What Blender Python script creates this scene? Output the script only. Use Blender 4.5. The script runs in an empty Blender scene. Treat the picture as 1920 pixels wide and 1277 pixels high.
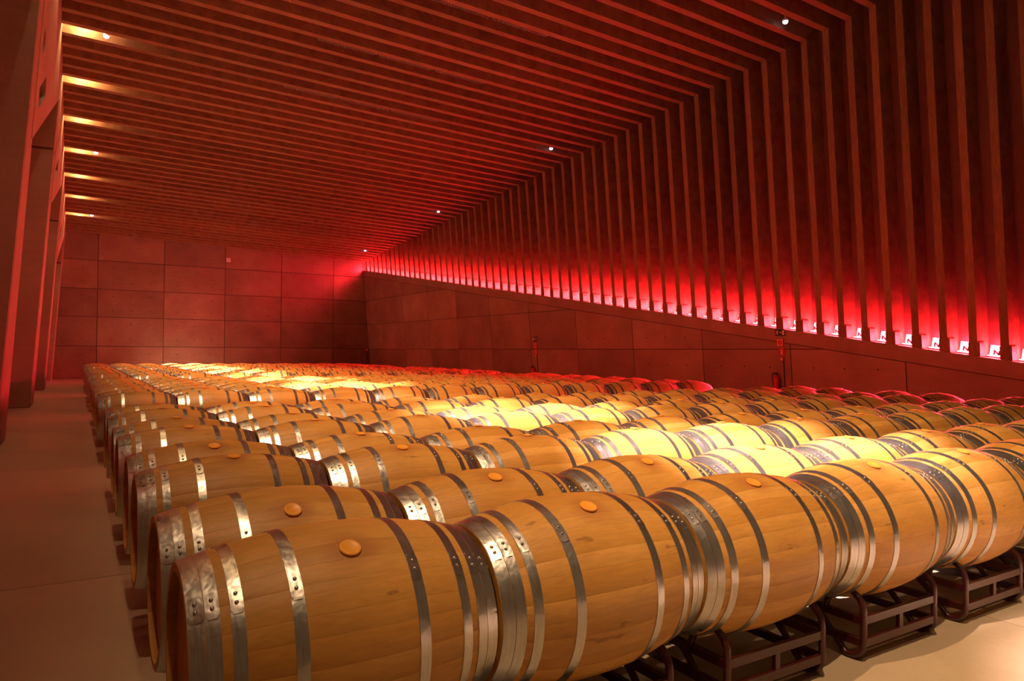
import bpy, bmesh, math, random
from mathutils import Vector, Matrix
from mathutils.geometry import tessellate_polygon
random.seed(7)
S = bpy.context.scene
COL = S.collection
PI = math.pi

# ------------------------------------------------------------------ camera
F_PX, YAW, PITCH, ROLL, CAM_H = 1333.0, .5505, .0172, .0074, 1.515
c, s = math.cos(YAW), math.sin(YAW)
cp, sp = math.cos(PITCH), math.sin(PITCH)
fwd = Vector((s * cp, c * cp, sp)); r0 = Vector((c, -s, 0)); u0 = Vector((-s * sp, -c * sp, cp))
cr, sr = math.cos(ROLL), math.sin(ROLL)
rgt = cr * r0 + sr * u0; upv = -sr * r0 + cr * u0
cam = bpy.data.cameras.new('camera'); cam.sensor_width = 36; cam.lens = 36 * F_PX / 1920
cam.clip_start = .05; cam.clip_end = 200
co = bpy.data.objects.new('camera', cam); COL.objects.link(co)
M = Matrix.Identity(4)
for k in range(3):
    M[k][0] = rgt[k]; M[k][1] = upv[k]; M[k][2] = -fwd[k]
M[2][3] = CAM_H
co.matrix_world = M
S.camera = co

# ------------------------------------------------------------------ view, world, light levels
S.view_settings.view_transform = 'Standard'; S.view_settings.look = 'None'
S.view_settings.gamma = 1; S.view_settings.use_curve_mapping = False
S.view_settings.exposure = 0.0
W = bpy.data.worlds.new('hall_air'); S.world = W; W.use_nodes = True
W.node_tree.nodes['Background'].inputs[0].default_value = (.60, .29, .12, 1)
W.node_tree.nodes['Background'].inputs[1].default_value = .15
SPOT_HOT, SPOT_WIDE, SLOT_W = 60000, 3900, 85
LED_W, WASH_W, LED_EMIT, LEFT_LED_W = 160, 72, 8.0, 60
WARM = (1.0, .64, .36); RED = (1.0, .024, .050)

# ------------------------------------------------------------------ room numbers (metres, camera above the origin)
YE = 43.5                                  # end wall
PITCH_B = .6207                            # spacing of ribs
def wall_x(y, z, off=0): return 16.12 - .0304 * (y - YE) - .09 * z + off
def ceil_z(x, y, off=0): return 11.283 - .0309 * x - .0851 * y + off
def ledge_z(y): return .335 + .1460 * y
def led_ok(): return True
RIB_W, RIB_D = .175, .50
BAND = .38

# ------------------------------------------------------------------ material helpers
def nt(name):
    m = bpy.data.materials.new(name); m.use_nodes = True
    n = m.node_tree; return m, n, n.nodes, n.links, n.nodes['Principled BSDF']
def node(N, t, **kw):
    x = N.new(t)
    for k, v in kw.items():
        if k == 'ins':
            for a, b in v.items(): x.inputs[a].default_value = b
        else: setattr(x, k, v)
    return x
def ramp(N, stops, interp='LINEAR'):
    r = N.new('ShaderNodeValToRGB'); e = r.color_ramp.elements; r.color_ramp.interpolation = interp
    while len(e) < len(stops): e.new(.5)
    for i, (p, col) in enumerate(stops):
        e[i].position = p; e[i].color = (*col, 1) if len(col) == 3 else col
    return r
def coords(N, L, scale=(1, 1, 1), rnd=True, world=False):
    if world:
        g = node(N, 'ShaderNodeNewGeometry'); src = g.outputs['Position']
    else:
        g = node(N, 'ShaderNodeTexCoord'); src = g.outputs['Object']
    mp = node(N, 'ShaderNodeMapping'); mp.inputs['Scale'].default_value = scale
    L.new(src, mp.inputs['Vector'])
    if rnd:
        oi = node(N, 'ShaderNodeObjectInfo')
        mu = node(N, 'ShaderNodeVectorMath', operation='SCALE'); mu.inputs['Scale'].default_value = 37.0
        cx = node(N, 'ShaderNodeCombineXYZ'); 
        for i in range(3): L.new(oi.outputs['Random'], cx.inputs[i])
        L.new(cx.outputs[0], mu.inputs[0])
        ad = node(N, 'ShaderNodeVectorMath', operation='ADD')
        L.new(mp.outputs[0], ad.inputs[0]); L.new(mu.outputs[0], ad.inputs[1])
        return ad.outputs[0], oi.outputs['Random'], src
    return mp.outputs[0], None, src
def noise(N, L, vec, scale, detail=4, rough=.55, dist=0):
    x = node(N, 'ShaderNodeTexNoise'); x.inputs['Scale'].default_value = scale
    x.inputs['Detail'].default_value = detail; x.inputs['Roughness'].default_value = rough
    x.inputs['Distortion'].default_value = dist
    L.new(vec, x.inputs['Vector']); return x.outputs['Fac']
def mixc(N, L, fac, a, b, mode='MIX'):
    x = node(N, 'ShaderNodeMix', data_type='RGBA', blend_type=mode)
    if isinstance(fac, (int, float)): x.inputs[0].default_value = fac
    else: L.new(fac, x.inputs[0])
    for v, i in ((a, 6), (b, 7)):
        if isinstance(v, tuple): x.inputs[i].default_value = (*v, 1)
        else: L.new(v, x.inputs[i])
    return x.outputs[2]
def math_(N, L, op, a, b=None, cc=None):
    x = node(N, 'ShaderNodeMath', operation=op)
    for i, v in enumerate((a, b, cc)):
        if v is None: continue
        if isinstance(v, (int, float)): x.inputs[i].default_value = v
        else: L.new(v, x.inputs[i])
    return x.outputs[0]
def bump(N, L, h, B, strength=.3, dist=.01):
    x = node(N, 'ShaderNodeBump'); x.inputs['Strength'].default_value = strength; x.inputs['Distance'].default_value = dist
    L.new(h, x.inputs['Height']); L.new(x.outputs[0], B.inputs['Normal'])

def mat_oak():
    m, n, N, L, B = nt('oak')
    v, rnd, src = coords(N, L, (1.2, 9, 9))
    grain = noise(N, L, v, 9, 6, .6, .3)
    v2, _, _ = coords(N, L, (1, 1, 1))
    cloud = noise(N, L, v2, 3.2, 3, .5)
    at = node(N, 'ShaderNodeAttribute', attribute_name='tone')
    tone = math_(N, L, 'FRACT', math_(N, L, 'ADD', at.outputs['Fac'], rnd))
    base = ramp(N, [(0, (.49, .23, .042)), (.5, (.56, .28, .060)), (1, (.63, .33, .085))]); L.new(tone, base.inputs[0])
    g = ramp(N, [(.3, (.80, .80, .80)), (.7, (1.08, 1.08, 1.08))]); L.new(grain, g.inputs[0])
    c1 = mixc(N, L, .8, base.outputs[0], g.outputs[0], 'MULTIPLY')
    cl = ramp(N, [(.35, (.84, .80, .76)), (.6, (1, 1, 1))]); L.new(cloud, cl.inputs[0])
    c2 = mixc(N, L, .6, c1, cl.outputs[0], 'MULTIPLY')
    # dark specks and knots
    v3, _, _ = coords(N, L, (4, 14, 14))
    kn = noise(N, L, v3, 1.6, 2, .5)
    kr = ramp(N, [(.70, (0, 0, 0)), (.75, (1, 1, 1))]); L.new(kn, kr.inputs[0])
    c3 = mixc(N, L, math_(N, L, 'MULTIPLY', kr.outputs[0], .55), c2, (.16, .06, .02))
    # wine stain round the bung hole (mesh space: bung at +Z)
    sx = node(N, 'ShaderNodeVectorMath', operation='DISTANCE'); sx.inputs[1].default_value = (0, 0, .355)
    L.new(src, sx.inputs[0])
    wob = math_(N, L, 'ADD', sx.outputs['Value'], math_(N, L, 'MULTIPLY', cloud, .09))
    st = ramp(N, [(.085, (1, 1, 1)), (.15, (0, 0, 0))]); L.new(wob, st.inputs[0])
    c4 = mixc(N, L, math_(N, L, 'MULTIPLY', st.outputs[0], .5), c3, (.30, .085, .03))
    L.new(c4, B.inputs['Base Color']); B.inputs['Roughness'].default_value = .48
    B.inputs['Specular IOR Level'].default_value = .35
    bump(N, L, grain, B, .15, .003)
    return m
def mat_steel():
    m, n, N, L, B = nt('galvanised_steel')
    v, rnd, src = coords(N, L, (60, 3, 3))
    st = noise(N, L, v, 4, 5, .6)
    v2, _, _ = coords(N, L, (3, 3, 3)); bl = noise(N, L, v2, 3, 3)
    cr_ = ramp(N, [(.25, (.36, .35, .34)), (.7, (.66, .65, .63))]); L.new(st, cr_.inputs[0])
    c2 = mixc(N, L, .35, cr_.outputs[0], mixc(N, L, bl, (.3, .28, .26), (.75, .74, .72)))
    L.new(c2, B.inputs['Base Color']); B.inputs['Metallic'].default_value = .95
    rr = math_(N, L, 'MULTIPLY_ADD', bl, .22, .20); L.new(rr, B.inputs['Roughness'])
    bump(N, L, math_(N, L, 'MULTIPLY', bl, 1.0), B, .35, .02)
    return m
def mat_plain(name, col, rough=.5, metal=0, coat=0, var=.0, spec=.5, scale=8):
    m, n, N, L, B = nt(name)
    B.inputs['Roughness'].default_value = rough; B.inputs['Metallic'].default_value = metal
    B.inputs['Coat Weight'].default_value = coat; B.inputs['Specular IOR Level'].default_value = spec
    v, rnd, src = coords(N, L)
    f = noise(N, L, v, scale, 4)
    lo = tuple(x * (1 - var) for x in col); hi = tuple(min(1, x * (1 + var)) for x in col)
    L.new(mixc(N, L, f, lo, hi), B.inputs['Base Color'])
    return m
def mat_concrete(name, dark, light, rough=.75, scale=.55, tone=.25, spec=.4):
    m, n, N, L, B = nt(name)
    v, rnd, src = coords(N, L, (1, 1, 1), True, True)
    big = noise(N, L, v, scale, 5, .6); fine = noise(N, L, v, 22, 4, .6)
    v2, _, _ = coords(N, L, (1.2, 1.2, 9), True, True); hz = noise(N, L, v2, 1.2, 4, .6)
    r = ramp(N, [(.28, dark), (.72, light)]); L.new(big, r.inputs[0])
    f = ramp(N, [(.3, (.86, .86, .86)), (.7, (1.06, 1.06, 1.06))]); L.new(math_(N, L, 'MULTIPLY_ADD', hz, .6, math_(N, L, 'MULTIPLY', fine, .4)), f.inputs[0])
    c1 = mixc(N, L, .9, r.outputs[0], f.outputs[0], 'MULTIPLY')
    tn = ramp(N, [(0, (1 - tone,) * 3), (1, (1, 1, 1))]); L.new(rnd, tn.inputs[0])
    c2 = mixc(N, L, 1.0, c1, tn.outputs[0], 'MULTIPLY')
    L.new(c2, B.inputs['Base Color']); B.inputs['Roughness'].default_value = rough
    B.inputs['Specular IOR Level'].default_value = spec
    bump(N, L, fine, B, .25, .004)
    return m
def mat_emit(name, col, st):
    m, n, N, L, B = nt(name)
    B.inputs['Base Color'].default_value = (*col, 1)
    B.inputs['Emission Color'].default_value = (*col, 1); B.inputs['Emission Strength'].default_value = st
    return m
def mat_rib():
    m, n, N, L, B = nt('stained_rib_timber')
    v, rnd, src = coords(N, L, (1.0, 10, 1.0)); g = noise(N, L, v, 3.5, 6, .65)
    r = ramp(N, [(.25, (.20, .09, .046)), (.75, (.40, .195, .10))]); L.new(g, r.inputs[0])
    tn = ramp(N, [(0, (.78,) * 3), (1, (1.05,) * 3)]); L.new(rnd, tn.inputs[0])
    L.new(mixc(N, L, 1.0, r.outputs[0], tn.outputs[0], 'MULTIPLY'), B.inputs['Base Color'])
    B.inputs['Roughness'].default_value = .7; B.inputs['Specular IOR Level'].default_value = .25
    bump(N, L, g, B, .2, .004)
    return m
OAK = mat_oak(); STEEL = mat_steel()
HEAD = mat_plain('oak_head', (.50, .24, .09), .55, var=.25, scale=5)
RIVET = mat_plain('rivet_steel', (.45, .43, .40), .32, .9, var=.1)
BUNG = mat_plain('orange_silicone', (.80, .34, .04), .42, var=.12, coat=.2)
RACKM = mat_plain('dark_red_gloss_paint', (.045, .005, .004), .36, coat=.1, var=.25)
FLOORM = mat_concrete('polished_floor_concrete', (.38, .29, .19), (.52, .42, .29), .42, .35, .08, .5)
WALLM = mat_concrete('wall_concrete', (.30, .17, .125), (.46, .29, .22), .8, .7, .30)
COLM = mat_concrete('column_concrete', (.30, .20, .14), (.42, .30, .21), .75, .5, .1)
JOINTM = mat_plain('dark_joint_grout', (.10, .06, .045), .9, var=.2)  # dark base colour showing in joints between slabs and panels
RIBM = mat_rib()
BACKM = mat_concrete('rib_backing_board', (.17, .065, .05), (.24, .09, .07), .8, 1.0, .1)
BLACKM = mat_plain('black_plastic', (.015, .015, .015), .4)
REDM = mat_plain('red_sign_plastic', (.62, .015, .012), .4)
CREAM = mat_plain('cream_print', (.80, .62, .42), .5)
GREEN = mat_plain('dark_green_sign', (.008, .022, .012), .4)
WHITE = mat_plain('white_plastic', (.8, .8, .78), .4)
METAL = mat_plain('grey_metal', (.42, .36, .32), .4, .6)
LEDM = mat_emit('red_led_diffuser', (1.0, .20, .24), LED_EMIT)
PINKM = mat_emit('pink_glow_panel', (1.0, .50, .56), 1.6)  # emission that imitates the overexposed foot of the backing board
LAMPM = mat_emit('warm_lamp_glass', (1.0, .78, .42), 30)
DOMEM = mat_emit('cool_dome_lamp', (.62, .72, 1.0), 6)
HOLEM = mat_plain('tie_hole', (.05, .03, .025), .9)

# ------------------------------------------------------------------ mesh helpers
def mesh_from(name, verts, faces, mat=None, smooth=False, attr=None):
    me = bpy.data.meshes.new(name); me.from_pydata([tuple(v) for v in verts], [], faces)
    if mat: me.materials.append(mat)
    if smooth:
        for p in me.polygons: p.use_smooth = True
    if attr is not None:
        a = me.attributes.new('tone', 'FLOAT', 'FACE')
        a.data.foreach_set('value', attr)
    me.update(); return me
def link(name, me, parent=None, loc=(0, 0, 0), rot=(0, 0, 0)):
    o = bpy.data.objects.new(name, me); COL.objects.link(o)
    o.location = loc; o.rotation_euler = rot
    if parent: o.parent = parent
    return o
def tag(o, label=None, cat=None, group=None, kind=None):
    if label: o['label'] = label
    if cat: o['category'] = cat
    if group: o['group'] = group
    if kind: o['kind'] = kind
    return o
class MB:
    def __init__(self): self.v = []; self.f = []; self.a = []
    def add(self, v, f, tone=0.):
        b = len(self.v); self.v += [tuple(x) for x in v]
        self.f += [tuple(i + b for i in q) for q in f]; self.a += [tone] * len(f)
    def box(self, x0, x1, y0, y1, z0, z1, tone=0.):
        v = [(x, y, z) for x in (x0, x1) for y in (y0, y1) for z in (z0, z1)]
        self.add(v, [(0, 1, 3, 2), (4, 6, 7, 5), (0, 4, 5, 1), (2, 3, 7, 6), (0, 2, 6, 4), (1, 5, 7, 3)], tone)
    def hull(self, a, b):
        """prism between two equal loops a and b"""
        n = len(a); v = list(a) + list(b)
        f = [tuple(range(n))[::-1], tuple(range(n, 2 * n))] + [(i, (i + 1) % n, n + (i + 1) % n, n + i) for i in range(n)]
        self.add(v, f)
    def tube(self, pts, r, seg=8, closed=False):
        P = [Vector(p) for p in pts]; n = len(P); rings = []
        ref = Vector((1, 0, 0)); 
        for i, p in enumerate(P):
            t = (P[(i + 1) % n] - P[i - 1]) if closed else (P[min(i + 1, n - 1)] - P[max(i - 1, 0)])
            t.normalize()
            rf = ref if abs(t.dot(ref)) < .9 else Vector((0, 1, 0))
            u = t.cross(rf).normalized(); w = t.cross(u)
            rings.append([p + r * (math.cos(2 * PI * k / seg) * u + math.sin(2 * PI * k / seg) * w) for k in range(seg)])
        v = [q for g in rings for q in g]; f = []
        m = n if closed else n - 1
        for i in range(m):
            j = (i + 1) % n
            for k in range(seg):
                f.append((i * seg + k, i * seg + (k + 1) % seg, j * seg + (k + 1) % seg, j * seg + k))
        if not closed:
            f.append(tuple(range(seg))[::-1]); f.append(tuple(range((n - 1) * seg, n * seg)))
        self.add(v, f)
    def lathe(self, prof, seg=24, org=(0, 0, 0), axis='Z'):
        """prof: list of (r, h) ; closed ends when r = 0"""
        v = []; f = []; ox, oy, oz = org; idx = []
        for r, h in prof:
            row = []
            for k in range(1 if r == 0 else seg):
                a = 2 * PI * k / seg; p = (r * math.cos(a), r * math.sin(a), h)
                if axis == 'X': p = (p[2], p[0], p[1])
                if axis == 'Y': p = (p[0], -p[2], p[1])
                row.append(len(v)); v.append((p[0] + ox, p[1] + oy, p[2] + oz))
            idx.append(row)
        for a, b in zip(idx, idx[1:]):
            for k in range(seg):
                k2 = (k + 1) % seg
                if len(a) == 1 and len(b) == 1: continue
                if len(a) == 1: f.append((a[0], b[k2], b[k]))
                elif len(b) == 1: f.append((a[k], a[k2], b[0]))
                else: f.append((a[k], a[k2], b[k2], b[k]))
        self.add(v, f)
    def mesh(self, name, mat, smooth=False, attr=False):
        me = mesh_from(name, self.v, self.f, mat, smooth, self.a if attr else None)
        bm = bmesh.new(); bm.from_mesh(me); bmesh.ops.recalc_face_normals(bm, faces=bm.faces); bm.to_mesh(me); bm.free()
        return me
    def obj(self, name, mat, parent=None, loc=(0, 0, 0), smooth=False):
        return link(name, self.mesh(name, mat, smooth), parent, loc)
def clip(poly, hp):
    """2-D convex clip: keep a*x+b*y<=c"""
    a, b, cc = hp; out = []
    for i in range(len(poly)):
        p, q = poly[i], poly[(i + 1) % len(poly)]
        dp, dq = a * p[0] + b * p[1] - cc, a * q[0] + b * q[1] - cc
        if dp <= 0: out.append(p)
        if dp * dq < 0:
            t = dp / (dp - dq); out.append((p[0] + t * (q[0] - p[0]), p[1] + t * (q[1] - p[1])))
    return out
def inset_ok(poly):
    if len(poly) < 3: return False
    ar = abs(sum(poly[i][0] * poly[(i + 1) % len(poly)][1] - poly[(i + 1) % len(poly)][0] * poly[i][1] for i in range(len(poly)))) / 2
    return ar > .03
def prism_holes(outer, holes, mapf, t):
    """flat plate with holes; mapf(u,v,d)->xyz, thickness t"""
    loops = [outer] + holes
    tri = tessellate_polygon([[Vector((p[0], p[1], 0)) for p in lp] for lp in loops])
    flat = [p for lp in loops for p in lp]; n = len(flat)
    v = [mapf(p[0], p[1], 0) for p in flat] + [mapf(p[0], p[1], t) for p in flat]
    f = [tuple(q) for q in tri] + [tuple(i + n for i in q)[::-1] for q in tri]
    b = 0
    for lp in loops:
        m = len(lp)
        for i in range(m): f.append((b + i, b + (i + 1) % m, n + b + (i + 1) % m, n + b + i))
        b += m
    return v, f

# ------------------------------------------------------------------ the floor, slab by slab
XL, Y0 = -4.2, -4.5
m = MB(); m.box(XL - .3, 18.6, Y0, YE + .5, -.30, -.012)
floor = tag(m.obj('floor', JOINTM), kind='structure')
xs = [XL, -.72 - 1.2, 4.55, 9.8, 15.0, 18.4]; xs = [XL, 4.55, 9.8, 15.05, 18.4]
ys = [Y0] + [5.48 + 5.25 * k for k in range(-1, 8)] + [YE]
ys = sorted(set(round(y, 3) for y in ys if y <= YE))
for i in range(len(xs) - 1):
    for j in range(len(ys) - 1):
        m = MB(); g = .004; m.box(xs[i] + g, xs[i + 1] - g, ys[j] + g, ys[j + 1] - g, -.10, 0)
        m.obj('slab', FLOORM, floor)

# ------------------------------------------------------------------ end wall
def x_right(z): return wall_x(YE, z)
m = MB(); zt = 9.6
m.add([(XL - .3, YE + .025, -.1), (17.5, YE + .025, -.1), (17.5, YE + .025, zt), (XL - .3, YE + .025, zt),
       (XL - .3, YE + .5, -.1), (17.5, YE + .5, -.1), (17.5, YE + .5, zt), (XL - .3, YE + .5, zt)],
      [(0, 1, 2, 3), (7, 6, 5, 4), (0, 4, 5, 1), (1, 5, 6, 2), (2, 6, 7, 3), (3, 7, 4, 0)])
wall_far = tag(m.obj('wall_far', JOINTM), kind='structure')
xj = [.95 + 3.17 * k for k in range(-2, 6)]; zj = [0, 1.70, 3.25, 4.73, 6.24, 8.6]
for i in range(len(xj) - 1):
    for j in range(5):
        g = .018
        p = [(xj[i] + g, zj[j] + g), (xj[i + 1] - g, zj[j] + g), (xj[i + 1] - g, zj[j + 1] - g), (xj[i] + g, zj[j + 1] - g)]
        p = clip(p, (1, .09, 16.10)); p = clip(p, (-1, 0, 4.1))
        p = clip(p, (.0309, 1, 11.283 - .0851 * YE + .5))
        if not inset_ok(p): continue
        m = MB(); m.hull([(x, YE, z) for x, z in p], [(x, YE + .06, z) for x, z in p])
        m.obj('panel', WALLM, wall_far)
m = MB()
for i in range(len(xj) - 1):
    for j in range(4):
        for fx in (.22, .5, .78):
            for fz in (.25, .75):
                x = xj[i] + 3.17 * fx; z = zj[j] + (zj[j + 1] - zj[j]) * fz
                if x < 15.2 and x > -1.0: m.lathe([(0, .004), (.022, .004), (.026, -.002)], 8, (x, YE, z), 'Y')
m.obj('tie_holes', HOLEM, wall_far)['kind'] = 'stuff'

# ------------------------------------------------------------------ right wall
def prism_yz(mb, poly, xin, xout):
    mb.hull([(wall_x(y, z, xin), y, z) for y, z in poly], [(wall_x(y, z, xout), y, z) for y, z in poly])
YN = 1.5
m = MB()
prism_yz(m, [(YN, -.1), (YE, -.1), (YE, ledge_z(YE) - .02), (YN, ledge_z(YN) - .02)], .025, 1.1)
wall_right = tag(m.obj('wall_right', JOINTM), kind='structure')
yj = [9.63 + 3.145 * k for k in range(-3, 12)]; zjr = [0, 1.67, 3.22, 4.74, 6.3]
hpB = (-.1460, 1, .335 - BAND - .012)
for i in range(len(yj) - 1):
    for j in range(4):
        g = .014
        p = [(yj[i] + g, zjr[j] + g), (yj[i + 1] - g, zjr[j] + g), (yj[i + 1] - g, zjr[j + 1] - g), (yj[i] + g, zjr[j + 1] - g)]
        p = clip(p, hpB); p = clip(p, (1, 0, YE))
        if not inset_ok(p): continue
        m = MB(); prism_yz(m, p, 0, .07); m.obj('panel', WALLM, wall_right)
m = MB(); prism_yz(m, [(YN, ledge_z(YN) - BAND + .012), (YE, ledge_z(YE) - BAND + .012), (YE, ledge_z(YE)), (YN, ledge_z(YN))], 0, .62)
m.obj('ledge_band', WALLM, wall_right)
m = MB()
for i in range(len(yj) - 1):
    for j in range(3):
        for fy in (.22, .5, .78):
            for fz in (.25, .75):
                y = yj[i] + 3.145 * fy; z = zjr[j] + 1.55 * fz
                if z < ledge_z(y) - BAND - .15 and y < YE - .3:
                    m.lathe([(0, -.004), (.020, -.004), (.024, .003)], 8, (wall_x(y, z), y, z), 'X')
m.obj('tie_holes', HOLEM, wall_right)['kind'] = 'stuff'
# backing board behind the ribs
def ridge(y):
    # intersection of wall plane and ceiling plane in the slice y
    k = 16.12 - .0304 * (y - YE); cz = 11.283 - .0851 * y
    # x = k-.09 z ; z = cz-.0309 x
    z = (cz - .0309 * k) / (1 - .0309 * .09); return k - .09 * z, z
m = MB()
a = []; b = []
for (y, top) in ((YN, 0), (YE, 0), (YE, 1), (YN, 1)):
    if top: x, z = ridge(y); z += RIB_D + .04; x += RIB_D - .02
    else: z = ledge_z(y) - .05; x = wall_x(y, z, RIB_D)
    a.append((x, y, z)); b.append((x + .3, y, z + (.3 if top else 0)))
m.hull(a, b); m.obj('backing_board', BACKM, wall_right)

# ------------------------------------------------------------------ ribs on the right wall and beams on the ceiling
ceiling_m = MB()
a = []; b = []
for (x, y) in ((XL - .3, Y0), (16.9, Y0), (16.9, YE + .3), (XL - .3, YE + .3)):
    z = ceil_z(x, y, RIB_D); a.append((x, y, z)); b.append((x, y, z + .25))
ceiling_m.hull(a, b)
ceiling = tag(ceiling_m.obj('ceiling', BACKM), kind='structure')
RIBC = [9.98 + PITCH_B * k for k in range(-10, 54) if 9.98 + PITCH_B * k < YE - .12]
BEAMC = [9.98 + PITCH_B * k for k in range(-22, 54) if 9.98 + PITCH_B * k < YE - .12]
for yc in RIBC:
    rx, rz = ridge(yc); zb = ledge_z(yc) + .002
    q = [(wall_x(yc, zb), zb), (rx, rz), (rx + RIB_D, rz + RIB_D - .02), (wall_x(yc, zb, RIB_D), zb)]
    y0, y1 = yc - RIB_W / 2, yc + RIB_W / 2
    def zadj(y, z): return z + (ledge_z(y) - ledge_z(yc)) if abs(z - zb) < 1e-6 else z
    m = MB(); m.hull([(x, y0, zadj(y0, z)) for x, z in q], [(x, y1, zadj(y1, z)) for x, z in q])
    rib = m.obj('rib', RIBM, wall_right)
    # wider foot piece
    m = MB(); zf = zb + .30
    q = [(wall_x(yc, zb, -.012), zb + .004), (wall_x(yc, zf, -.012), zf), (wall_x(yc, zf, .30), zf), (wall_x(yc, zb, .30), zb + .004)]
    m.hull([(x, y0 - .055, z + (.0 if z > zb + .1 else -.008)) for x, z in q], [(x, y1 + .012, z + (.0 if z > zb + .1 else .012)) for x, z in q])
    m.obj('foot_block', RIBM, rib)
XE = -.55
for yc in BEAMC:
    rx, rz = ridge(yc)
    q = [(rx - .004, rz), (XE, ceil_z(XE, yc)), (XE, ceil_z(XE, yc, RIB_D)), (rx + RIB_D - .02, rz + RIB_D - .02)]
    y0, y1 = yc - RIB_W / 2, yc + RIB_W / 2
    def dz(y): return -.0851 * (y - yc)
    m = MB(); m.hull([(x, y0, z + dz(y0)) for x, z in q], [(x, y1, z + dz(y1)) for x, z in q])
    m.obj('beam', RIBM, ceiling)

# ------------------------------------------------------------------ red light line on the ledge, one luminaire in every bay
tube_cache = None
def ordn(n):
    a = ['first','second','third','fourth','fifth','sixth','seventh','eighth','ninth','tenth','eleventh','twelfth','thirteenth','fourteenth','fifteenth','sixteenth','seventeenth','eighteenth','nineteenth']
    if n < 19: return a[n]
    n += 1; tn = ['twenty','thirty','forty','fifty','sixty','seventy'][n // 10 - 2]
    if n % 10 == 0: return tn[:-1] + 'ieth'
    return tn + '-' + a[n % 10 - 1]
for k, yc in enumerate(RIBC):
    ym = yc + PITCH_B / 2
    if ym > YE - .3: continue
    z = ledge_z(ym)
    r = bpy.data.objects.new('ledge_light', None); COL.objects.link(r); r.location = (wall_x(ym, z, .30), ym, z)
    r.rotation_euler = (math.atan(.146), 0, 0)
    n_from = len(RIBC) - 1 - k
    tag(r, 'red ledge light in the %s bay of the right wall from the far corner' % ordn(n_from), 'light', 'red lights along the sloping ledge')
    if tube_cache is None:
        a_ = MB(); a_.box(-.06, .06, -.19, .19, .004, .03); A1 = a_.mesh('housing', METAL)
        a_ = MB(); a_.box(-.045, .045, -.185, .185, .031, .05); A2 = a_.mesh('diffuser', LEDM)
        a_ = MB(); a_.box(.15, .19, -.215, .215, .0, .27); A4 = a_.mesh('added_glow_panel', PINKM)  # glowing panel added to whiten the bay base, not a lamp part
        a_ = MB()
        for (p, q2) in (((-.05, 0), (-.05, .1)), ((.05, .1), (-.05, 0)), ((.05, 0), (.05, .1))):
            d = Vector((q2[0] - p[0], q2[1] - p[1])); nn = Vector((-d.y, d.x)).normalized() * .014
            a_.hull([(0, p[0] + nn.x, p[1] + nn.y), (0, q2[0] + nn.x, q2[1] + nn.y), (0, q2[0] - nn.x, q2[1] - nn.y), (0, p[0] - nn.x, p[1] - nn.y)],
                    [(.02, p[0] + nn.x, p[1] + nn.y), (.02, q2[0] + nn.x, q2[1] + nn.y), (.02, q2[0] - nn.x, q2[1] - nn.y), (.02, p[0] - nn.x, p[1] - nn.y)])
        A3 = a_.mesh('bracket', RACKM)
        tube_cache = 1
    link('housing', A1, r); link('diffuser', A2, r); link('added_glow_panel', A4, r); link('bracket', A3, r, (-.13, -.05, .08))
    l = bpy.data.lights.new('ledge_lamp', 'POINT'); l.shadow_soft_size = .05
    l.color = RED; l.energy = LED_W
    lo = bpy.data.objects.new('ledge_lamp', l); COL.objects.link(lo); lo.parent = r
    lo.location = (0, 0, .20)
    l = bpy.data.lights.new('room_wash', 'AREA'); l.shape = 'RECTANGLE'; l.size = .34; l.size_y = .08
    l.color = RED; l.energy = WASH_W; l.spread = math.radians(100)
    lo = bpy.data.objects.new('room_wash', l); COL.objects.link(lo); lo.parent = r; lo.location = (0, 0, .20)
    lo.rotation_euler = Vector((-1, 0, -.55)).to_track_quat('-Z', 'Z').to_euler()

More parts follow.
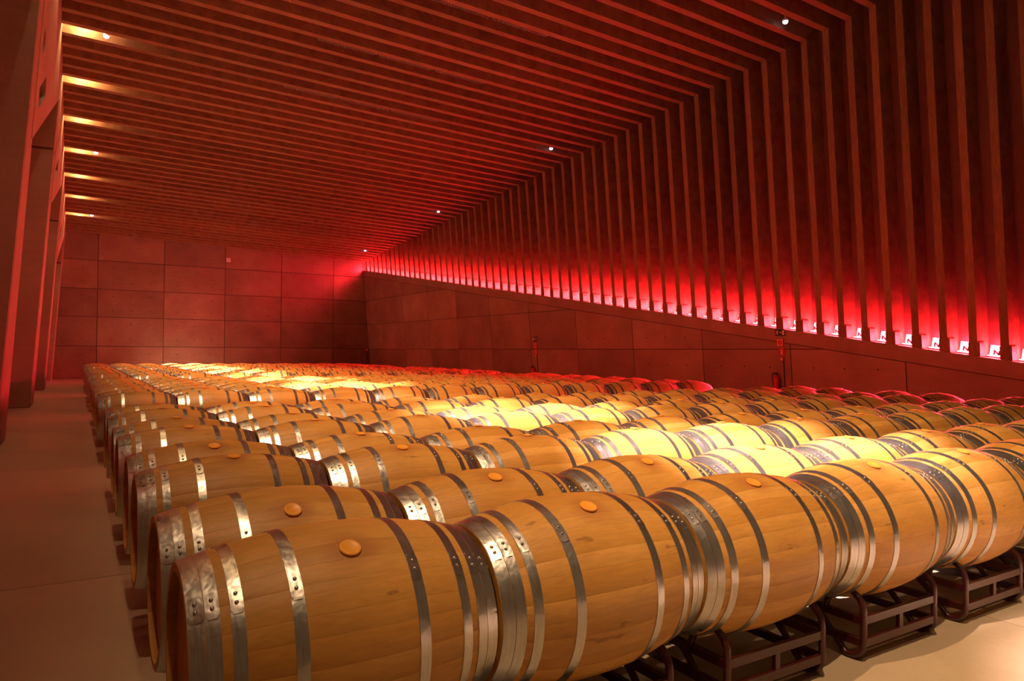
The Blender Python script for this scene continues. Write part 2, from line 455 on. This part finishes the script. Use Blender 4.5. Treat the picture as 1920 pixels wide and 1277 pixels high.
# ------------------------------------------------------------------ left side: wall, columns, haunches
m = MB()
m.hull([(XL, Y0, -.1), (XL, YE + .3, -.1), (XL, YE + .3, ceil_z(XL, YE) + .5), (XL, Y0, ceil_z(XL, Y0) + .5)],
       [(XL - .3, Y0, -.1), (XL - .3, YE + .3, -.1), (XL - .3, YE + .3, ceil_z(XL, YE) + .5), (XL - .3, Y0, ceil_z(XL, Y0) + .5)])
wall_left = tag(m.obj('wall_left', WALLM), kind='structure')
def inx(z, off=0): return -.98 + .058 * z + off
CF = [14.6 - 9.35, 14.6, 23.95, 33.3, 42.65]
JZ = [7.9, 7.6, 7.0, 6.45, 5.8]
names = ['nearest, beside the camera', 'nearest to the camera at the left edge', 'second from the left edge', 'third along the aisle, narrow in view', 'last, beside the end wall']
for k, yf in enumerate(CF):
    t = bpy.data.objects.new('concrete_column', None); COL.objects.link(t); t.location = (-1.5, yf - .8, 0)
    tag(t, 'leaning brown concrete column, ' + names[k], 'column', 'leaning columns along the left aisle')
    def sec(z, tight=0):
        near = yf - 1.7 + .12 * z if k else yf - 1.6 + .1 * z
        near = min(near, yf - .7); xi = inx(z)
        return [(xi + 1.5, near - yf + .8, z), (xi + 1.5, .8, z), (xi + .35 , .8, z), (xi + .35, near - yf + .8, z)]
    def shaft(z0, z1, nm):
        mb = MB(); steps = max(2, int((z1 - z0) / 1.2)); rings = [sec(z0 + (z1 - z0) * i / steps) for i in range(steps + 1)]
        v = [p for r_ in rings for p in r_]; f = [(3, 2, 1, 0), tuple(steps * 4 + i for i in range(4))]
        for i in range(steps):
            for e in range(4): f.append((i * 4 + e, i * 4 + (e + 1) % 4, (i + 1) * 4 + (e + 1) % 4, (i + 1) * 4 + e))
        mb.add(v, f); me = mb.mesh(nm, COLM)
        bm = bmesh.new(); bm.from_mesh(me); bmesh.ops.bevel(bm, geom=[e for e in bm.edges if e.calc_face_angle(0) > .5], offset=.02, segments=1, affect='EDGES'); bm.to_mesh(me); bm.free()
        link(nm, me, t)
    jz = JZ[k]; topz = ceil_z(-1, yf) + .25
    shaft(0, jz - .03, 'shaft'); shaft(jz + .03, topz, 'capital')
    mb = MB(); q = sec(jz); cx_ = sum(p[0] for p in q) / 4; cy_ = sum(p[1] for p in q) / 4
    q = [(cx_ + (p[0] - cx_) * .93, cy_ + (p[1] - cy_) * .93) for p in q]
    mb.hull([(x, y, jz - .05) for x, y in q], [(x, y, jz + .05) for x, y in q]); mb.obj('bearing_joint', JOINTM, t)
# tapering haunch plates between the columns
for k, yf in enumerate(CF):
    ya, yb = yf - .25, min(yf + 9.35 - .9, YE - .02)
    if k == len(CF) - 1: yb = YE - .02
    za = (5.2, 5.05, 5.6, 5.0, 5.6)[k]
    zb = za + (yb - ya) * (.33, .385, .27, .25, .2)[k]
    pts = [(ya, za), (yb, min(zb, ceil_z(-.6, yb) - .5))]
    outer = pts + [(yb, ceil_z(-.55, yb) + .48), (ya, ceil_z(-.55, ya) + .48)]
    def slot(cy, cz, ln, w, ang):
        o = []
        for i in range(16):
            a = 2 * PI * i / 16; u = (ln / 2) * (1 if math.cos(a) > 0 else -1) + w * math.cos(a); v = w * math.sin(a)
            o.append((cy + u * math.cos(ang) - v * math.sin(ang), cz + u * math.sin(ang) + v * math.cos(ang)))
        return o
    holes = []
    if k < 4:
        holes = [slot(ya + 1.6, za + 1.3, 1.5, .20, .42), slot(ya + .85, za + 2.0, .3, .19, .6)]
    v, f = prism_holes(outer, holes, lambda u, w_, d: (inx(w_, .012 - d), u, w_), .42)
    me = mesh_from('haunch_wall', v, f, COLM)
    bm = bmesh.new(); bm.from_mesh(me); bmesh.ops.recalc_face_normals(bm, faces=bm.faces); bm.to_mesh(me); bm.free()
    o = link('haunch_wall', me)
    tag(o, ['tapering concrete haunch wall with slotted holes beside the camera', 'tapering concrete haunch wall with two slots after the nearest column',
            'tapering concrete haunch wall after the second column', 'tapering concrete haunch wall after the third column',
            'short concrete haunch wall meeting the end wall'][k], 'wall', 'haunch walls above the left aisle')
# red light bars low on the left wall, between the columns
for k, yf in enumerate(CF):
    yc = yf + 3.9
    if yc > YE: continue
    r = bpy.data.objects.new('wall_light_bar', None); COL.objects.link(r); r.location = (XL + .02, yc, 4.4)
    tag(r, 'red light bar on the left wall hidden behind the columns, after column %s' % ('one', 'two', 'three', 'four', 'five')[k], 'light', 'red light bars behind the columns')
    a_ = MB(); a_.box(0, .05, -1.6, 1.6, -.05, .05); a_.obj('housing', METAL, r)
    a_ = MB(); a_.box(.051, .07, -1.58, 1.58, -.035, .035); a_.obj('diffuser', LEDM, r)
    l = bpy.data.lights.new('bar_lamp', 'AREA'); l.shape = 'RECTANGLE'; l.size = .08; l.size_y = 3.2; l.color = (1, .07, .03); l.energy = LEFT_LED_W; l.spread = math.radians(55)
    lo = bpy.data.objects.new('bar_lamp', l); COL.objects.link(lo); lo.parent = r; lo.location = (.09, 0, 0)
    lo.rotation_euler = Vector((1, 0, -.14)).to_track_quat('-Z', 'Z').to_euler()

# ------------------------------------------------------------------ spots in the ceiling slots
SPOTY = [21.22 + 3.1035 * k - .35 for k in range(-8, 7)]
DOMES_L = [(.55, 21.23), (.53, 30.68), (.57, 39.97)]
DOMES_R = [(15.06, 11.65), (14.8, 21.19), (14.7, 30.66), (14.43, 39.8)]
def aim(o, d):
    o.rotation_euler = Vector(d).to_track_quat('-Z', 'Y').to_euler()
words = ['first', 'second', 'third', 'fourth', 'fifth', 'sixth', 'seventh', 'eighth', 'ninth', 'tenth', 'eleventh', 'twelfth']
words += ['thirteenth', 'fourteenth', 'fifteenth', 'sixteenth', 'seventeenth', 'eighteenth', 'nineteenth', 'twentieth']
words += ['twenty-' + w for w in words[:9]] + ['thirtieth', 'thirty-first', 'thirty-second']
for k, y in enumerate(SPOTY):
    # snap to the slot between two beams
    n = round((y - 9.98 - PITCH_B / 2) / PITCH_B); y = 9.98 + PITCH_B * (n + .5)
    z = ceil_z(-.3, y, .34)
    r = bpy.data.objects.new('slot_spotlight', None); COL.objects.link(r); r.location = (-.28, y, z)
    tag(r, 'warm spotlight in the ceiling slot by the left columns, %s from the end wall' % words[len(SPOTY) - 1 - k], 'light', 'warm spotlights in the ceiling slots')
    a_ = MB(); a_.lathe([(0, .16), (.055, .16), (.06, .10), (.06, -.02), (.052, -.02), (.05, 0), (0, 0)], 16); hs = a_.obj('lamp_housing', BLACKM, r, smooth=False)
    a_ = MB(); a_.lathe([(0, -.012), (.045, -.008), (.048, .0)], 16); gl = a_.obj('lamp_glass', LAMPM, r)
    for nm, en, sz, tgt, bl, rad in (('hot_spot', SPOT_HOT, 15, 4.1, 1.0, .05), ('wide_spot', SPOT_WIDE, 49, 4.3, 1.0, .06)):
        l = bpy.data.lights.new(nm, 'SPOT'); l.energy = en * (1.25 if (y < 0 and nm == 'wide_spot') else 1); l.spot_size = math.radians(sz); l.spot_blend = bl
        l.shadow_soft_size = rad; l.color = WARM if nm == 'wide_spot' else (1.0, .70, .66)
        lo = bpy.data.objects.new(nm, l); COL.objects.link(lo); lo.parent = r; lo.location = (.04, 0, -.05)
        aim(lo, (tgt + .3, 1.2, .9 - z))
    l = bpy.data.lights.new('slot_glow', 'POINT'); l.energy = SLOT_W; l.shadow_soft_size = .05; l.color = (1, .68, .30)
    lo = bpy.data.objects.new('slot_glow', l); COL.objects.link(lo); lo.parent = r; lo.location = (.34, 0, -.08)
for side, D in (('left', DOMES_L), ('right', DOMES_R)):
    for k, (x, y) in enumerate(D):
        r = bpy.data.objects.new('dome_lamp', None); COL.objects.link(r)
        n = round((y - 9.98) / PITCH_B - .5); 
        n -= (side == 'left'); ys_ = 9.98 + PITCH_B * (n + .5); z = ceil_z(x, ys_, .05)
        r.location = (x, ys_, z)
        tag(r, 'small bluish white dome lamp in the %s ceiling slots, %s from the camera' % (side, words[k]), 'light', 'small cool dome lamps')
        a_ = MB(); a_.lathe([(0, .46), (.02, .46), (.02, .06), (.07, .05), (.075, .0), (.05, -.005), (0, -.005)], 16); a_.obj('lamp_base', WHITE, r)
        a_ = MB(); a_.lathe([(.066, -.006), (.060, -.035), (.038, -.058), (0, -.066)], 16); a_.obj('lamp_dome', DOMEM, r, smooth=True)

# serrated strips under three of the beams
for (yy, x0, x1, nm) in ((17.84, 5.2, 10.2, 'middle'), (14.65, 5.2, 10.3, 'nearest'), (21.02, 5.1, 10.15, 'farthest')):
    n = round((yy - 9.98) / PITCH_B); yc = 9.98 + PITCH_B * n + RIB_W / 2 + .02
    seg = (x1 - x0) / 3
    for j in range(3):
        xa, xb = x0 + j * seg, x0 + (j + 1) * seg - .06
        m = MB(); nT = int((xb - xa) / .07)
        m.hull([(xa, yc - .018, ceil_z(xa, yc, .0)), (xb, yc - .018, ceil_z(xb, yc, .0)), (xb, yc - .018, ceil_z(xb, yc, .06)), (xa, yc - .018, ceil_z(xa, yc, .06))],
               [(xa, yc + .02, ceil_z(xa, yc, .0)), (xb, yc + .02, ceil_z(xb, yc, .0)), (xb, yc + .02, ceil_z(xb, yc, .06)), (xa, yc + .02, ceil_z(xa, yc, .06))])
        for i in range(nT):
            x = xa + .02 + i * .07; z = ceil_z(x, yc)
            m.box(x, x + .034, yc - .018, yc + .035, z - .035, z + .002)
        o = m.obj('serrated_strip', METAL)
        tag(o, 'thin serrated metal strip under a ceiling beam, %s line, %s piece from the left' % (nm, words[j]), 'strip', 'serrated strips under the ceiling beams')

# ------------------------------------------------------------------ signs and fittings on the right wall
SX = math.atan(.09)
def sign_frame(name, y, z, label, cat, group=None):
    r = bpy.data.objects.new(name, None); COL.objects.link(r); r.location = (wall_x(y, z, -.001), y, z)
    # local +X points out of the wall to the room, +Y = along the wall towards the camera, +Z up
    r.rotation_euler = (0, SX * -1, PI + .0304 * 0)
    r.rotation_euler = Matrix(((-1, 0, 0), (0, -1, 0), (0, 0, 1))).to_euler()
    r.rotation_euler = (0, .0898, PI)
    tag(r, label, cat, group); return r
def plate(nm, w, h, t, mat, r, y=0, z=0, x0=0):
    m = MB(); m.box(x0, x0 + t, y - w / 2, y + w / 2, z - h / 2, z + h / 2); return m.obj(nm, mat, r)
def flat(nm, poly, t, mat, r, x0):
    m = MB(); m.hull([(x0, y, z) for y, z in poly], [(x0 + t, y, z) for y, z in poly]); return m.obj(nm, mat, r)
for idx, (ys_, zs, sc, place) in enumerate(((13.06, (2.14, 1.86, 1.60, 1.40, 1.0), 1.0, 'nearer the camera'), (25.0, (2.10, 1.83, 1.57, 1.40, .95), 1.0, 'farther from the camera'))):
    r = sign_frame('exit_sign', ys_, zs[0], 'dark green exit sign with running figure, arrow and door, sign column ' + place, 'sign', 'signs on the right wall')
    sg = 1 if idx == 0 else -1      # the far sign points the other way
    plate('sign_plate', .33, .19, .02, GREEN, r)
    # local y grows toward the camera = to the right in view
    plate('door_symbol', .07, .14, .004, CREAM, r, .11 * sg, 0, .02)
    flat('arrow_symbol', [(-.03 * sg, .008), (.025 * sg, .008), (.025 * sg, .03), (.06 * sg, 0), (.025 * sg, -.03), (.025 * sg, -.008), (-.03 * sg, -.008)][::sg], .004, CREAM, r, .02)
    g = MB()
    def limb(p, q, w=.009):
        d = Vector((q[0] - p[0], q[1] - p[1])).normalized(); nn = Vector((-d.y, d.x)) * w
        g.hull([(.02, (p[0] + nn.x) * sg, p[1] + nn.y), (.02, (q[0] + nn.x) * sg, q[1] + nn.y), (.02, (q[0] - nn.x) * sg, q[1] - nn.y), (.02, (p[0] - nn.x) * sg, p[1] - nn.y)],
               [(.024, (p[0] + nn.x) * sg, p[1] + nn.y), (.024, (q[0] + nn.x) * sg, q[1] + nn.y), (.024, (q[0] - nn.x) * sg, q[1] - nn.y), (.024, (p[0] - nn.x) * sg, p[1] - nn.y)])
    limb((-.085, .035), (-.105, -.01), .014); limb((-.105, -.01), (-.075, -.03)); limb((-.075, -.03), (-.08, -.065)); limb((-.105, -.01), (-.125, -.045)); limb((-.125, -.045), (-.15, -.05))
    limb((-.085, .03), (-.055, .012)); limb((-.09, .03), (-.125, .03)); limb((-.125, .03), (-.135, .008))
    g.lathe([(0, .004), (.014, .004), (.014, 0)], 10, (.02, -.075 * sg, .058), 'X')
    g.obj('running_figure', CREAM, r)
    r = sign_frame('alarm_sign', ys_ + .02, zs[1], 'square red sign with pale ring under the exit sign, column ' + place, 'sign', 'signs on the right wall')
    plate('sign_plate', .21, .21, .02, REDM, r); plate('pale_field', .175, .175, .003, CREAM, r, 0, 0, .02)
    m = MB(); m.lathe([(0, .003), (.078, .003), (.078, 0)], 24, (.023, 0, 0), 'X'); m.obj('red_disc', REDM, r)
    m = MB(); m.lathe([(0, .003), (.012, .003), (.012, 0)], 12, (.026, 0, 0), 'X'); m.obj('pale_dot', CREAM, r)
    r = sign_frame('extinguisher_sign', ys_ - .02, zs[2], 'red fire extinguisher sign below the alarm sign, sign column ' + place, 'sign', 'signs on the right wall')
    plate('sign_plate', .20, .22, .02, REDM, r)
    flat('bottle_symbol', [(-.028, -.085), (.028, -.085), (.028, .035), (.012, .06), (.01, .085), (-.01, .085), (-.012, .06), (-.028, .035)], .003, CREAM, r, .02)
    r = sign_frame('call_point', ys_ - .03, zs[3], 'small red alarm call point with conduit running down, sign column ' + place, 'alarm', 'call points on the right wall')
    plate('call_box', .10, .10, .05, REDM, r); plate('call_glass', .06, .06, .004, CREAM, r, 0, 0, .05)
    m = MB(); m.tube([(.012, .03, -.05), (.012, .03, -zs[3] + .15)], .012, 8); m.obj('conduit', BLACKM, r)
    # extinguisher hanging below
    yz = (ys_ + .12, zs[4] - .55)
    r = bpy.data.objects.new('fire_extinguisher', None); COL.objects.link(r); r.location = (wall_x(yz[0], yz[1]) - .16, yz[0], yz[1])
    tag(r, 'red fire extinguisher mostly hidden behind the barrels, sign column ' + place, 'extinguisher')
    m = MB(); m.lathe([(0, 0), (.07, 0), (.075, .02), (.075, .40), (.06, .45), (.025, .48), (.02, .5), (0, .5)], 20); m.obj('cylinder', REDM, r, smooth=True)
    m = MB(); m.box(-.02, .02, -.02, .02, .5, .54); m.box(-.012, .012, -.02, .12, .545, .56); m.box(-.012, .012, -.02, .11, .515, .527); m.obj('handle', BLACKM, r)
    m = MB(); m.tube([(0, .02, .53), (0, .09, .55), (0, .15, .50), (0, .13, .35), (0, .10, .18)], .012, 8); m.obj('hose', BLACKM, r)
    m = MB(); m.box(.06, .155, -.02, .02, .30, .36); m.obj('wall_bracket', METAL, r)
# white box on the end wall and red alarm box in the far corner
m = MB(); m.box(7.32, 7.56, YE - .06, YE, 6.62, 6.86); o = m.obj('junction_box', WHITE)
bm = bmesh.new(); bm.from_mesh(o.data); bmesh.ops.bevel(bm, geom=bm.edges[:], offset=.015, segments=2, affect='EDGES'); bm.to_mesh(o.data); bm.free()
tag(o, 'small white square box high on the end wall', 'box')
r = bpy.data.objects.new('call_point', None); COL.objects.link(r); r.location = (15.82, YE, 1.63)
tag(r, 'small red alarm box with cable low in the far right corner', 'alarm')
m = MB(); m.box(-.08, .08, -.07, 0, -.11, .11); m.obj('call_box', REDM, r)
m = MB(); m.box(-.05, .05, -.075, -.0705, -.05, .05); m.obj('call_glass', CREAM, r)
m = MB(); m.tube([(0, -.02, -.11), (0, -.02, -1.5)], .02, 8); m.obj('conduit', BLACKM, r)

# ------------------------------------------------------------------ barrels
RB, RH, HL = .355, .284, .475
ZC = .585
def prof(x): t = abs(x) / HL; return RB - (RB - RH) * (t ** 1.9)
NST = 28
wd = [random.uniform(.7, 1.3) for _ in range(NST)]; sw = sum(wd); wd = [w * 2 * PI / sw for w in wd]
# the bung sits mid-stave on the first stave (angle measured from +Z)
st_edges = [-wd[0] / 2]
for w in wd: st_edges.append(st_edges[-1] + w)
def pol(x, r, a): return (x, -r * math.sin(a), r * math.cos(a))
def stave_geo(a0, a1, nx=14, thick=True):
    e = .0016 / RB * 1.2; g = .00012 / RB
    angs = [(a0 + g, -.0007), (a0 + g + e * 2.2, 0), ((a0 + a1) / 2, .0008), (a1 - g - e * 2.2, 0), (a1 - g, -.0007)]
    v = []; f = []
    xs_ = [-HL + 2 * HL * i / nx for i in range(nx + 1)]
    for x in xs_:
        for a, dr in angs: v.append(pol(x, prof(x) + dr, a))
        v.append(pol(x, prof(x) - .026, a1 - g)); v.append(pol(x, prof(x) - .026, a0 + g))
    n = 7
    for i in range(nx):
        for k in range(7):
            k2 = (k + 1) % 7; f.append((i * n + k, i * n + k2, (i + 1) * n + k2, (i + 1) * n + k))
    f.append(tuple(range(7))[::-1]); f.append(tuple(nx * n + k for k in range(7)))
    return v, f
stave_meshes = []; body = MB(); body_lo = MB()
for i in range(NST):
    v, f = stave_geo(st_edges[i], st_edges[i + 1]); tone = random.random()
    mb = MB(); mb.add(v, f, tone); stave_meshes.append(mb.mesh('stave', OAK, False, True))
    body.add(v, f, tone)
    v, f = stave_geo(st_edges[i], st_edges[i + 1], 6); body_lo.add(v, f, tone)
for me in stave_meshes:
    for p in me.polygons: p.use_smooth = False
    me.polygons.foreach_set('use_smooth', [True] * len(me.polygons))
def smooth_by_angle(me, ang=.5):
    me.polygons.foreach_set('use_smooth', [True] * len(me.polygons))
    bm = bmesh.new(); bm.from_mesh(me)
    for e in bm.edges:
        if len(e.link_faces) == 2 and e.calc_face_angle(0) > ang: e.smooth = False
    bm.to_mesh(me); bm.free()
for me in stave_meshes: smooth_by_angle(me)
BODY = body.mesh('staves', OAK, True, True); smooth_by_angle(BODY)
# far barrels: plain lathe
def plain_body(nx, seg):
    mb = MB(); v = []; f = []
    for i in range(nx + 1):
        x = -HL + 2 * HL * i / nx
        for k in range(seg): v.append(pol(x, prof(x), 2 * PI * k / seg))
    for i in range(nx):
        for k in range(seg): f.append((i * seg + k, i * seg + (k + 1) % seg, (i + 1) * seg + (k + 1) % seg, (i + 1) * seg + k))
    f.append(tuple(range(seg))[::-1]); f.append(tuple(nx * seg + k for k in range(seg)))
    mb.add(v, f); return mb
FARB = plain_body(8, 20); FARBODY = FARB.mesh('staves', OAK, True); smooth_by_angle(FARBODY)
# heads of five boards with a small chamfer at every joint
hd = MB(); rr = RH - .022
bx_ = [-rr, -.17, -.055, .06, .165, rr]
for i in range(5):
    a0, a1 = bx_[i] + .0015, bx_[i + 1] - .0015
    top = []; 
    for q in range(7):
        y = a0 + (a1 - a0) * q / 6; top.append((y, math.sqrt(max(0, rr * rr - y * y))))
    poly = top + [(y, -z) for y, z in reversed(top) if z > 1e-5]
    hd.hull([(0, y, z) for y, z in poly], [(.02, y, z) for y, z in poly])
HEADM = hd.mesh('head', HEAD)
# hoops: ring + overlapping strap end
HOOPS = [(-.474, -.431), (-.429, -.392), (-.365, -.330), (-.205, -.168)]
HOOPS += [(-b_, -a_) for a_, b_ in reversed(HOOPS)]
def hoop_mesh(x0, x1, seg=56, lap=True):
    mb = MB(); v = []; f = []; t = .0028
    r0_, r1_ = prof(x0) + .0004, prof(x1) + .0004
    for k in range(seg):
        a = 2 * PI * k / seg
        v += [pol(x0, r0_ - .002, a), pol(x0, r0_ + t, a), pol(x1, r1_ + t, a), pol(x1, r1_ - .002, a)]
    for k in range(seg):
        k2 = (k + 1) % seg
        for e in range(3): f.append((k * 4 + e, k * 4 + e + 1, k2 * 4 + e + 1, k2 * 4 + e))
    mb.add(v, f)
    if lap:
        v = []; f = []; n = 7; w = (x1 - x0)
        aa = LAP
        for k in range(n):
            a = aa + .26 * k / (n - 1); tt = t + .0022
            sh = 0 if 0 < k < n - 1 else w * .18
            v += [pol(x0 + sh, r0_, a), pol(x0 + sh, r0_ + tt, a), pol(x1 - sh, r1_ + tt, a), pol(x1 - sh, r1_, a)]
        for k in range(n - 1):
            for e in range(3): f.append((k * 4 + e, k * 4 + e + 1, (k + 1) * 4 + e + 1, (k + 1) * 4 + e))
        f.append((0, 1, 2, 3)); f.append(tuple((n - 1) * 4 + e for e in (3, 2, 1, 0)))
        mb.add(v, f)
    me = mb.mesh('hoop', STEEL, True); smooth_by_angle(me, .4); return me
LAP = .14
HOOPM = [hoop_mesh(a_, b_) for a_, b_ in HOOPS]
fh = MB()
HOOPF = []
for a_, b_ in HOOPS:
    q = MB(); r0_, r1_ = prof(a_) + .003, prof(b_) + .003; v = []; f = []; sg = 20
    for k in range(sg):
        a = 2 * PI * k / sg; v += [pol(a_, r0_, a), pol(b_, r1_, a)]
    for k in range(sg): f.append((k * 2, k * 2 + 1, ((k + 1) % sg) * 2 + 1, ((k + 1) % sg) * 2))
    q.add(v, f); HOOPF.append(q.mesh('hoop', STEEL, True)); fh.add(v, f)
FARHOOPS = fh.mesh('hoops', STEEL, True)
rv = MB(); rv.lathe([(.0062, 0), (.0058, .003), (.0035, .0052), (0, .006)], 10); RIVETM = rv.mesh('rivet', RIVET, True)
bg = MB(); bg.lathe([(.026, -.012), (.028, .0), (.034, .002), (.035, .006), (.033, .009), (.026, .0095), (.023, .0080), (0, .0078)], 22); BUNGM = bg.mesh('bung', BUNG, True); smooth_by_angle(BUNGM, .6)
bgf = MB(); bgf.lathe([(.034, -.002), (.036, .009), (.03, .0135), (0, .0135)], 10); BUNGF = bgf.mesh('bung', BUNG, True)
def rivet_pose(hi, j):
    a_, b_ = HOOPS[hi]; xm = (a_ + b_) / 2; ang = LAP + .075 + .085 * j
    r = prof(xm) + .0048; p = Vector(pol(xm, r, ang)); slope = (prof(b_) - prof(a_)) / (b_ - a_)
    nrm = Vector((-slope, -math.sin(ang), math.cos(ang))).normalized()
    return p, nrm.to_track_quat('Z', 'X').to_euler()
RP = [[rivet_pose(h, j) for j in range(2)] for h in range(8)]

X0 = .745; SPX = .97
ROWS = []
for blk in range(4):
    for pr in range(4):
        y = 2.35 + blk * 8.83 + pr * 1.81
        ROWS += [y, y + .712]
ANG = {(0, 0): 29, (0, 1): 22, (0, 2): 20, (0, 3): 18, (0, 4): 14, (0, 5): 16,
       (1, 0): 33, (1, 1): 20, (1, 2): 19, (1, 3): 12, (1, 4): 8,
       (2, 0): 9, (2, 1): 15, (2, 2): 0, (2, 3): 1, (3, 0): 20, (3, 1): 9, (3, 2): 0, (3, 3): 0, (3, 4): -3,
       (4, 0): 12, (4, 1): 4, (4, 2): 2, (4, 3): -1, (4, 4): -2, (4, 5): -5, (5, 0): 5, (5, 1): 4, (5, 2): 2, (5, 3): 1, (5, 4): -1, (5, 5): -4}
def px_of(x, y):
    d = x * s + y * c; r_ = x * c - y * s; return 960 + F_PX * r_ / d
def child(nm, me, par, loc=(0, 0, 0), rot=(0, 0, 0)):
    o = bpy.data.objects.new(nm, me); COL.objects.link(o); o.parent = par; o.location = loc; o.rotation_euler = rot; return o
def wine_barrel(ri, ci, y):
    x = X0 + ci * SPX
    ang = math.radians(ANG.get((ri, ci), random.uniform(-9, 9) + (6 if ri < 8 else 0)))
    r = bpy.data.objects.new('wine_barrel', None); COL.objects.link(r); r.location = (x, y, ZC - RB)
    rot = (ang, 0, 0); ctr = (0, 0, RB)
    rn = 'nearest row' if ri == 0 else words[ri] + ' row from the camera'
    cn = 'left end barrel' if ci == 0 else words[ci] + ' barrel from the left aisle'
    tag(r, 'oak wine barrel, %s, %s' % (rn, cn), 'barrel', 'oak wine barrels lying in rows')
    if ri < 2:
        for me in stave_meshes: child('stave', me, r, ctr, rot)
    elif ri < 16: child('staves', BODY, r, ctr, rot)
    else: child('staves', FARBODY, r, ctr, rot)
    if ri < 16:
        child('head', HEADM, r, (-HL + .03, 0, RB), rot)
        child('head', HEADM, r, (HL - .05, 0, RB), rot)
        for h in range(8):
            ho = child('hoop', HOOPM[h] if ri < 10 else HOOPF[h], r, ctr, rot)
            if ri < 4:
                for j in range(2):
                    p, e = RP[h][j]; child('rivet', RIVETM, ho, p, e)
        bo = Vector((0, -math.sin(ang) * (RB - .001), math.cos(ang) * (RB - .001)))
        child('bung', BUNGM if ri < 8 else BUNGF, r, (0, bo.y, RB + bo.z), rot)
    else:
        child('hoops', FARHOOPS, r, ctr, rot)
        child('bung', BUNGF, r, (0, -math.sin(ang) * RB, RB + math.cos(ang) * RB), rot)
    return r
NEARCOUNT = 0; stuffO = MB(); stuffH = MB()
for ri, y in enumerate(ROWS):
    for ci in range(12):
        x = X0 + ci * SPX
        if px_of(x - HL, y) > 2120: continue
        if NEARCOUNT < 300:
            wine_barrel(ri, ci, y); NEARCOUNT += 1
        else:
            an = random.uniform(-.15, .15)
            for src, dst in ((FARB, stuffO), (fh, stuffH)):
                dst.add([(vx + x, vy * math.cos(an) - vz * math.sin(an) + y, vy * math.sin(an) + vz * math.cos(an) + ZC) for vx, vy, vz in src.v], src.f, random.random())
t = bpy.data.objects.new('distant_barrels', None); COL.objects.link(t); t.location = (6, 33, 0)
tag(t, 'farthest rows of oak wine barrels massed in front of the end wall', 'barrels', None, 'stuff')
for nm, mb, mt in (('distant_staves', stuffO, OAK), ('distant_hoops', stuffH, STEEL)):
    me = mesh_from(nm, mb.v, mb.f, mt, True, mb.a); smooth_by_angle(me)
    o = link(nm, me, t, (-6, -33, 0)); o['kind'] = 'stuff'

# ------------------------------------------------------------------ racks under the barrels
def arc(cx, cz, r, a0, a1, n): return [(cx + r * math.cos(a0 + (a1 - a0) * i / n), cz + r * math.sin(a0 + (a1 - a0) * i / n)) for i in range(n + 1)]
def loop_path():
    # side view (y, z) of the end loop: from the cradle over the top, down, round the foot, back up
    p = [(.235, .205), (.215, .262)]
    p += arc(.115, .245, .095, .45, PI, 9)
    p += [(.02, .12)]
    p += arc(.095, .092, .075, PI, PI * 1.62, 7)
    p += [(.24, .155), (.30, .205)]
    return p
LP = loop_path(); RW = .32; RL = 1.26
def loop_mesh(sx, flip):
    mb = MB(); mb.tube([(sx * RW, (y if not flip else RL - y) , z + (.0)) for y, z in LP], .0165, 8)
    me = mb.mesh('end_loop', RACKM, True); smooth_by_angle(me, .8); return me
LOOPS = [loop_mesh(sx, fl) for fl in (0, 1) for sx in (-1, 1)]
def boxm(nm, *a):
    mb = MB(); mb.box(*a); return mb.mesh(nm, RACKM)
SIDES = [boxm('side_rail', sx * RW - .014, sx * RW + .014, .03, RL - .03, z - .018, z + .018) for sx in (-1, 1) for z in (.205, .095)]
ENDS = [boxm('end_rail', -RW + .014, RW - .014, y - .012, y + .012, z - .019, z + .019) for y in (.025, RL - .025) for z in (.205, .095)]
POSTS = [boxm('post', -.016, .016, y - .010, y + .010, .113, .187) for y in (.025, RL - .025)]
CRAD = [boxm('cradle_bar', -RW + .014, RW - .014, y - .02, y + .02, .172, .206) for y in (.50, .76)]
mb = MB()
for fl in (0, 1):
    for sx in (-1, 1): mb.tube([(sx * RW, (y if not fl else RL - y), z) for y, z in LP], .0165, 6)
for me in SIDES + ENDS + POSTS + CRAD: mb.add([v.co[:] for v in me.vertices], [tuple(p.vertices) for p in me.polygons])
RACKFAR = mb.mesh('rack_frame', RACKM)
for ri in range(0, 32, 2):
    y = ROWS[ri] + .356
    for ci in range(12):
        x = X0 + ci * SPX
        if ri > 0 and ci > 0 and not (ri == 2): continue
        if px_of(x - HL, ROWS[ri]) > 2120: continue
        rn = 'under the nearest pair of rows' if ri == 0 else 'under rows %s and %s' % (words[ri], words[ri + 1])
        lab = 'dark red tubular steel rack %s, %s from the left aisle' % (rn, words[ci])
        loc = (x, y - RL / 2, 0)
        if ri == 0 or (ci == 0 and ri < 8):
            r = bpy.data.objects.new('barrel_rack', None); COL.objects.link(r); r.location = loc
            tag(r, lab, 'rack', 'steel racks carrying the barrels')
            for grp, nm in ((LOOPS, 'end_loop'), (SIDES, 'side_rail'), (ENDS, 'end_rail'), (POSTS, 'post'), (CRAD, 'cradle_bar')):
                for me in grp: child(nm, me, r)
        else:
            o = link('barrel_rack', RACKFAR, None, loc); tag(o, lab, 'rack', 'steel racks carrying the barrels')
print('barrels', NEARCOUNT, 'objects', len(bpy.data.objects))
